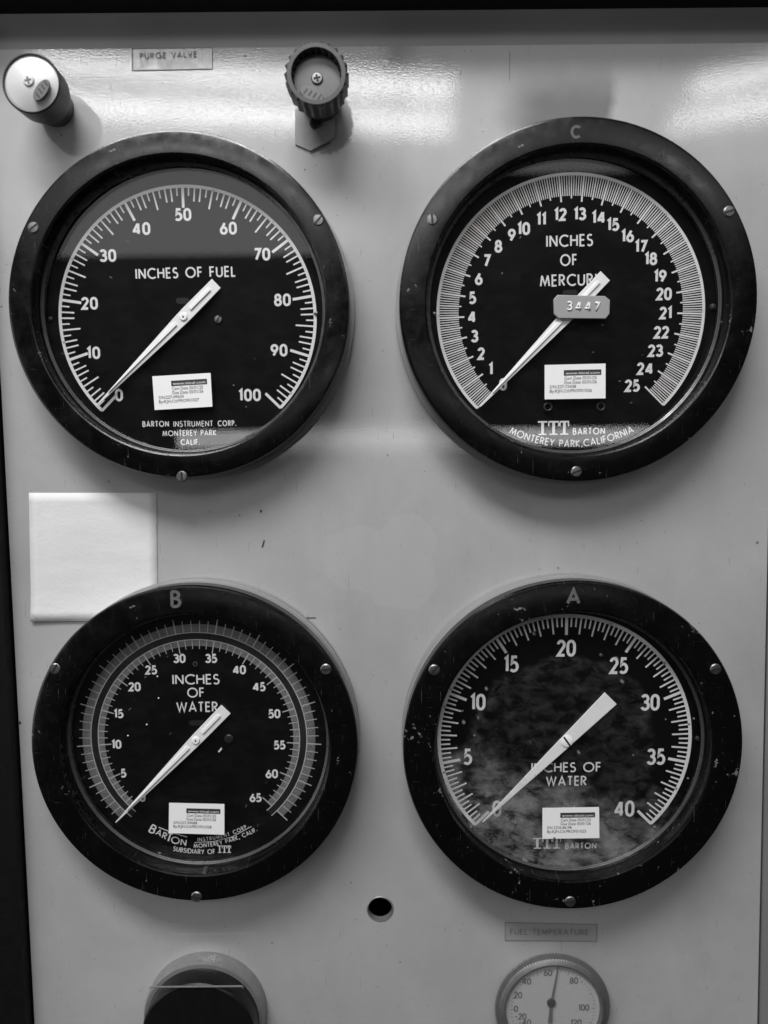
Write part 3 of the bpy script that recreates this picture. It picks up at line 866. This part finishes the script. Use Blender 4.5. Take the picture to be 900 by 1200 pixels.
# ---- lower right: inches of water, 0 to 40, dirty glass
g4 = gauge('water40', 'black round gauge reading INCHES OF WATER with dusty glass and scale from 0 to 40', (472.5, 871.5, 683, 1064.5), 163, (661.5, 866), 149, -.2, 'bezel_worn', 'glass_dirty')
k4 = g4['k']
ink = Ink(INKH)
arc_line(ink, g4, g4['r'] - 2 * k4, 4 * k4)
for i in range(121):
    a = 225 - 2.25 * i
    L, w = (24.5, 3.3) if i % 15 == 0 else ((23, 1.9) if i % 3 == 0 else (15, 1.8))
    tick(ink, g4, a, g4['r'] - 1.5 * k4, g4['r'] - L * k4, w * k4)
ink.build('scale', 'white', g4['dial'])
numbers(g4, [('0', 582.3, 947.5), ('5', 548, 886.8), ('10', 559.8, 822.7), ('15', 598.8, 778), ('20', 663.5, 759.5), ('25', 725, 780), ('30', 762, 823), ('35', 768.8, 886.7), ('40', 731.3, 947.5)], 20, .165, sx=.80, track=.20)
ink = Ink(INKH)
ink.text('INCHES OF', *loc(g4, 663.5, 899), 12.2 * k4, 82 * k4, .145, 0)
ink.line('white', g4['dial'])
ink.text('WATER', *loc(g4, 663.5, 915), 12.2 * k4, 48 * k4, .145, 0)
ink.line('white', g4['dial'])
itt(ink, g4, 641, 988, 13.5, 33)
ink.line('white', g4['dial'])
ink.text('BARTON', *loc(g4, 680.5, 991), 7.8 * k4, 37 * k4, .17, 0)
ink.line('white', g4['dial'])
pointer(g4, (664.5, 868.5), (715.5, 818), (565.5, 963), 20, 14.5, 1.2, 7, rib=False, slot=-55)
stud(g4, 704, 767.5, 2.5, 'screw'); stud(g4, 817, 865, 3.2); stud(g4, 513, 838, 1.4, 'screw')
for q, r_ in (((604, 964), 2.2), ((649.5, 982), 1.8), ((610, 951), 1.4), ((552, 969), 2.0), ((767, 969), 2.0), ((670, 941), 1.4), ((806, 912), 1.6), ((742, 885), 1.2), ((780, 843), 1.2), ((813, 842), 1.6), ((556, 862), 1.5), ((542, 833), 1.5)):
    stud(g4, *q, r_ * .8, 'chalk', HG, 'dust_speck')
bezel_screws(g4, [(509, 785.5, 48), (839, 784.5, 15), (668.5, 1057, 5)])
sticker(g4, ((635.7, 946.7), (702, 945.7), (702.4, 982), (635.5, 983)), .8, '227A-86198', 'PROF01025', ' ')

# ---- hand-drawn letters on three bezels
def bezel_letter(gd, ch, px, py, size, w, sx=1.0, col='chalk'):
    ink = Ink(HB + .00008); ink.text(ch, *loc(gd, px, py, HB), size * gd['kb'], None, w, 0, sx=sx)
    ink.build('painted_letter', col, gd['G'])
bezel_letter(g2, 'C', 674.5, 154.5, 15, .20, .72)
bezel_letter(g3, 'B', 206, 702, 21, .17, .85)
bezel_letter(g4, 'A', 672, 699, 19, .19, .95)

# ------------------------------------------------------------------ paper note
p = [at(34, 577.5, .0002), at(183.5, 577.5, .0002), at(185, 727, .0002), at(37, 727.5, .0002)]
c0 = p[3]
bm = bmesh.new(); NX, NY = 14, 14; vs = []
for j in range(NY + 1):
    for i in range(NX + 1):
        a, q = i / NX, j / NY
        x = (p[0] * (1 - a) + p[1] * a) * (1 - q) + (p[3] * (1 - a) + p[2] * a) * q
        lift = .0003 + .0022 * max(0, q - .75) ** 1.5 * 6 * (1 - .7 * a) + .0002 * math.sin(a * 7 + q * 3)
        if q < .12 and a > .8: lift = .0002
        vs.append(bm.verts.new((x.x - c0.x, -lift, x.z - c0.z)))
for j in range(NY):
    for i in range(NX):
        bm.faces.new((vs[j * (NX + 1) + i], vs[(j + 1) * (NX + 1) + i], vs[(j + 1) * (NX + 1) + i + 1], vs[j * (NX + 1) + i + 1])).smooth = True
me = bpy.data.meshes.new('paper_note'); bm.to_mesh(me); bm.free(); me.materials.append(MAT['paper'])
note = bpy.data.objects.new('paper_note', me); COL.objects.link(note); note.location = (c0.x, 0, c0.z)
md = note.modifiers.new('thick', 'SOLIDIFY'); md.thickness = .00012; md.offset = 1
tag(note, 'blank square of white paper stuck to the panel behind the lower left gauge', 'note')

# ------------------------------------------------------------------ label strips
def strip(quad, text_c, string, size, width, label, rot, mat='tape', tmat='tape_dark'):
    P = [at(*q) for q in quad]; c = (P[0] + P[2]) / 2
    L = [(q.x - c.x, q.z - c.z) for q in P]
    m = MB(); m.prism(list(reversed(L)), .00005, .0004 if mat == 'tape' else .00012)
    o = m.build('label_strip', mat); o.location = (c.x, 0, c.z)
    tag(o, label, 'label')
    k = mpp(*text_c); t = at(*text_c)
    ink = Ink(.00052); ink.text(string, t.x - c.x, t.z - c.z, size * k, width * k, .16, rot); ink.build('engraved_text', tmat, o)
    ink = Ink(.00046); ink.stroke(L, .8 * k, True); ink.build('strip_edge', tmat, o)
strip(((592, 1080.5), (699, 1083), (699, 1102.5), (592, 1101.5)), (643.5, 1091.5), 'FUEL TEMPERATURE', 7.2, 92, 'grey label strip engraved FUEL TEMPERATURE above the small thermometer', -.8)
strip(((155, 57), (249, 56), (249, 81), (155, 83)), (197.5, 65), 'PURGE VALVE', 6.8, 67, 'faint grey label strip engraved PURGE VALVE near the top of the panel', 1.5, 'tape_pale', 'tape_faint')

# ------------------------------------------------------------------ valve knobs
def knob(base_px, front_px, hh, r_px, flutes, label, face, emblem_px, recess, group):
    b0 = at(*base_px); f0 = at(*front_px, hh); k = mpp(*front_px, hh); r = r_px * k
    c = f0
    K = thing('valve_knob', (c.x, 0, c.z), label, 'knob', group)
    m = MB()
    wob = (lambda a, h: r * .045 * math.cos(flutes * a) if h > .006 else 0) if flutes else None
    rim = .80 if flutes else .94
    dome = 0 if flutes else .0035
    m.lathe([(r * .66, .0002), (r * .72, hh * .25), (r * .86, hh * .40), (r * .95, hh * .55), (r * .98, hh * .97), (r * .93, hh), (r * rim, hh), (r * rim * .97, hh - recess)], 0, 0, 240, wob=(lambda a, h: (r * .05 * math.cos(flutes * a) if hh * .5 < h < hh * .999 else 0)) if flutes else None)
    m.build('grip', 'knob_black', K)
    m = MB(); m.lathe([(r * rim * .985, hh - recess - .0006), (r * rim * .93, hh - recess - .0002), (r * .5, hh - recess + dome * .75), (r * .05, hh - recess + dome)], 0, 0, 96, capend=True)
    fc = m.build('face_disc', face, K)
    hs = hh - recess + (dome * .8 if dome else -.0002)
    s1 = screw_meshes('centre_screw', r * .19, hs, .0013, 12, K, 0, 0, 'screw' if face != 'knob_sheen' else 'knob_sheen', cross=True, smat='slot' if flutes else 'knob_face')
    e = at(*emblem_px, hh); eu, ev = e.x - c.x, e.z - c.z
    a = math.atan2(ev, eu)
    ca, sa = math.cos(a + math.pi / 2), math.sin(a + math.pi / 2)
    pts = [(eu + (x * r * .40) * ca - (y * r * .2) * sa, ev + (x * r * .40) * sa + (y * r * .2) * ca) for x, y in [(math.cos(t * math.pi / 12), math.sin(t * math.pi / 12)) for t in range(24)]]
    m = MB(); m.prism(pts, hs - .0002, hs + .0009); em = m.build('emblem', 'knob_face', K, bevel=.0003)
    ink = Ink(hs + .00105)
    for q in range(4):
        tx = -.24 + .16 * q
        ink.stroke([(eu + (tx * r) * ca - (-.09 * r) * sa, ev + (tx * r) * sa + (-.09 * r) * ca), (eu + ((tx + .06) * r) * ca - (.09 * r) * sa, ev + ((tx + .06) * r) * sa + (.09 * r) * ca)], r * .05)
    ink.build('emblem_mark', 'dark_screw', em)
    return K
knob((380, 120), (370.5, 86), .034, 37, 22, 'dark fluted knob with recessed grey disc above the two upper gauges', 'knob_face', (364, 104.5), .006, 'valve knobs at the top of the panel')
knob((60, 140), (36, 97), .031, 35, 0, 'smooth dark knob with face coloured pale for its sheen in the upper left corner', 'knob_sheen', (51, 108), .001, 'valve knobs at the top of the panel')

# plate and screw under the fluted knob
q = [at(*z) for z in ((346, 128), (392, 128), (392, 163), (364, 178), (346, 170))]
c = at(369, 146)
m = MB(); m.prism([(z.x - c.x, z.z - c.z) for z in reversed(q)], .0001, .0012)
pl = m.build('knob_plate', 'tape', None, bevel=.0003); pl.location = (c.x, 0, c.z)
tag(pl, 'small grey plate fixed by one cross-head screw under the fluted knob', 'plate')
screw_meshes('plate_screw', 6 * mpp(369, 146), .0012, .0016, 15, pl, 0, 0, 'dark_screw', cross=True)

# ------------------------------------------------------------------ thick black knob at the bottom left
k = mpp(243, 1180); b0 = at(243, 1181); h5 = .030
f0 = at(240, 1193, h5); kf = mpp(240, 1193, h5)
K = thing('selector_knob', (b0.x, 0, b0.z), 'large black round cap with pale collar below the lower left gauge', 'knob')
fu, fv = f0.x - b0.x, f0.z - b0.z
m = MB(); m.lathe([(70 * k, .0001), (70 * k, .0075), (68 * k, .0105), (62 * k, .011)], 0, 0, 128); m.build('collar', 'collar', K)
m = MB(); m.lathe([(64 * k, .011), (64 * k, .0205), (62.8 * k, .0230), (61 * k, .0240), (30 * k, .0240), (1 * k, .0240)], 0, 0, 128, capend=True); cap = m.build('cap', 'cap_black', K)
m = MB(); yv = at(240, 1158, .026).z - b0.z
m.prism([(-50 * k, yv - .0002), (50 * k, yv - .0002), (52 * k, yv - .0012), (51 * k, yv + .0002), (-51 * k, yv + .0002), (-52 * k, yv - .0012)], .0240, .0252); m.build('highlight_ridge', 'collar', K)  # pale bar stands in for the highlight along the cap's edge

# ------------------------------------------------------------------ small fuel thermometer, bottom right
k = mpp(651, 1185); b0 = at(648.5, 1184.5, .0075)
T = thing('thermometer', (b0.x, 0, b0.z), 'small round dial thermometer under the FUEL TEMPERATURE label', 'thermometer')
ht = .010
m = MB(); m.lathe([(60 * k, .0001), (63 * k, .003), (66.5 * k, .0045), (66 * k, .0058), (62 * k, .0065), (60 * k, .0075), (57 * k, .0084), (55 * k, .0082), (54 * k, .0056)], 0, 0, 240,
                  wob=lambda a, h: (.28 * k * math.cos(120 * a) if .004 < h < .0079 else 0)); m.build('bezel', 'thermo_ring', T)
m = MB(); m.lathe([(54.2 * k, .006), (30 * k, .006), (1 * k, .006)], 0, 0, 96, capend=True); td = m.build('dial', 'thermo_face', T)
cu, cv = at(647.5, 1178, .006).x - b0.x, at(647.5, 1178, .006).z - b0.z
ink = Ink(.0061)
for s_, px, py in (('60', 642, 1140), ('40', 617, 1150), ('20', 607, 1166), ('0', 604.5, 1182), ('-20', 610, 1191), ('-40', 615, 1198), ('80', 672.5, 1149), ('100', 684, 1180.5), ('120', 675, 1198)):
    z = at(px, py, .006); ink.text(s_, z.x - b0.x, z.z - b0.z, 8 * k, None, .17, 0, sx=.9)
for i in range(49):
    a = R(225 - 5.6 * i); r0 = 49 * k; r1 = (45 if i % 4 == 0 else 47) * k
    ink.stroke([(r0 * math.cos(a), r0 * math.sin(a)), (r1 * math.cos(a), r1 * math.sin(a))], .6 * k)
for s_, px in (('F', 637, ), ('C', 660)):
    z = at(px, 1206, .006); ink.text(s_, z.x - b0.x, z.z - b0.z, 6 * k, None, .15, 0)
ink.build('scale', 'tape_dark', td)
z0, z1 = at(654.5, 1134, .0075), at(645, 1200, .0075); zp = at(646.5, 1176, .0075)
A, B_, Pp = [Vector((z.x - b0.x, z.z - b0.z)) for z in (z0, z1, zp)]
m = MB()
ax = (A - Pp).normalized(); nn = Vector((-ax.y, ax.x))
poly = [A + nn * .5 * k, Pp + nn * 1.4 * k, B_ + nn * 2.6 * k, B_ - nn * 2.6 * k, Pp - nn * 1.4 * k, A - nn * .5 * k]
m.prism([(z.x, z.y) for z in poly], .0068, .0071); tp = m.build('pointer', 'tape_dark', T)
m = MB(); m.lathe([(5 * k, .0061), (5 * k, .0073), (2 * k, .0075)], Pp.x, Pp.y, 24, capend=True); m.build('hub', 'thermo_ring', tp)
m = MB(); m.lathe([(.3 * k, .0081), (54.3 * k, .0081), (54.3 * k, .0078), (.3 * k, .0078)], 0, 0, 64, capstart=True, capend=True); m.build('glass', 'glass', T)

m = MB(); a_, b_ = at(597.5, 60), at(597.2, 95)
m.prism([(-.0002, 0), (.0002, 0), (.0002, a_.z - b_.z), (-.0002, a_.z - b_.z)], .00004, .0001)
sl = m.build('scribed_line', 'tape_dark', panel); sl.location = (b_.x, 0, b_.z)
# ------------------------------------------------------------------ flakes and scuffs on the panel, each a real chip
for pts in (((306.5, 641), (309, 632.5), (310.5, 633.5), (308.2, 641.8)), ((304.5, 597.5), (306.5, 597), (307.3, 600), (305.3, 601)), ((653, 665.5), (654, 664.5), (655.5, 666.5)),
            ((350, 723.6), (370, 723.4), (370, 724.6), (352, 724.8)), ((363, 178.6), (388, 167.4), (388.4, 168.6), (363.6, 179.8)), ((21, 846), (24, 845), (25, 848), (22, 849))):
    P = [at(*q) for q in pts]; c = P[0]
    m = MB(); m.prism([(z.x - c.x, z.z - c.z) for z in P], .00135 if pts[0][0] == 363 else .00005, .0015 if pts[0][0] == 363 else .0002)
    o = m.build('paint_chip', 'chip', panel); o.location = (c.x, 0, c.z)
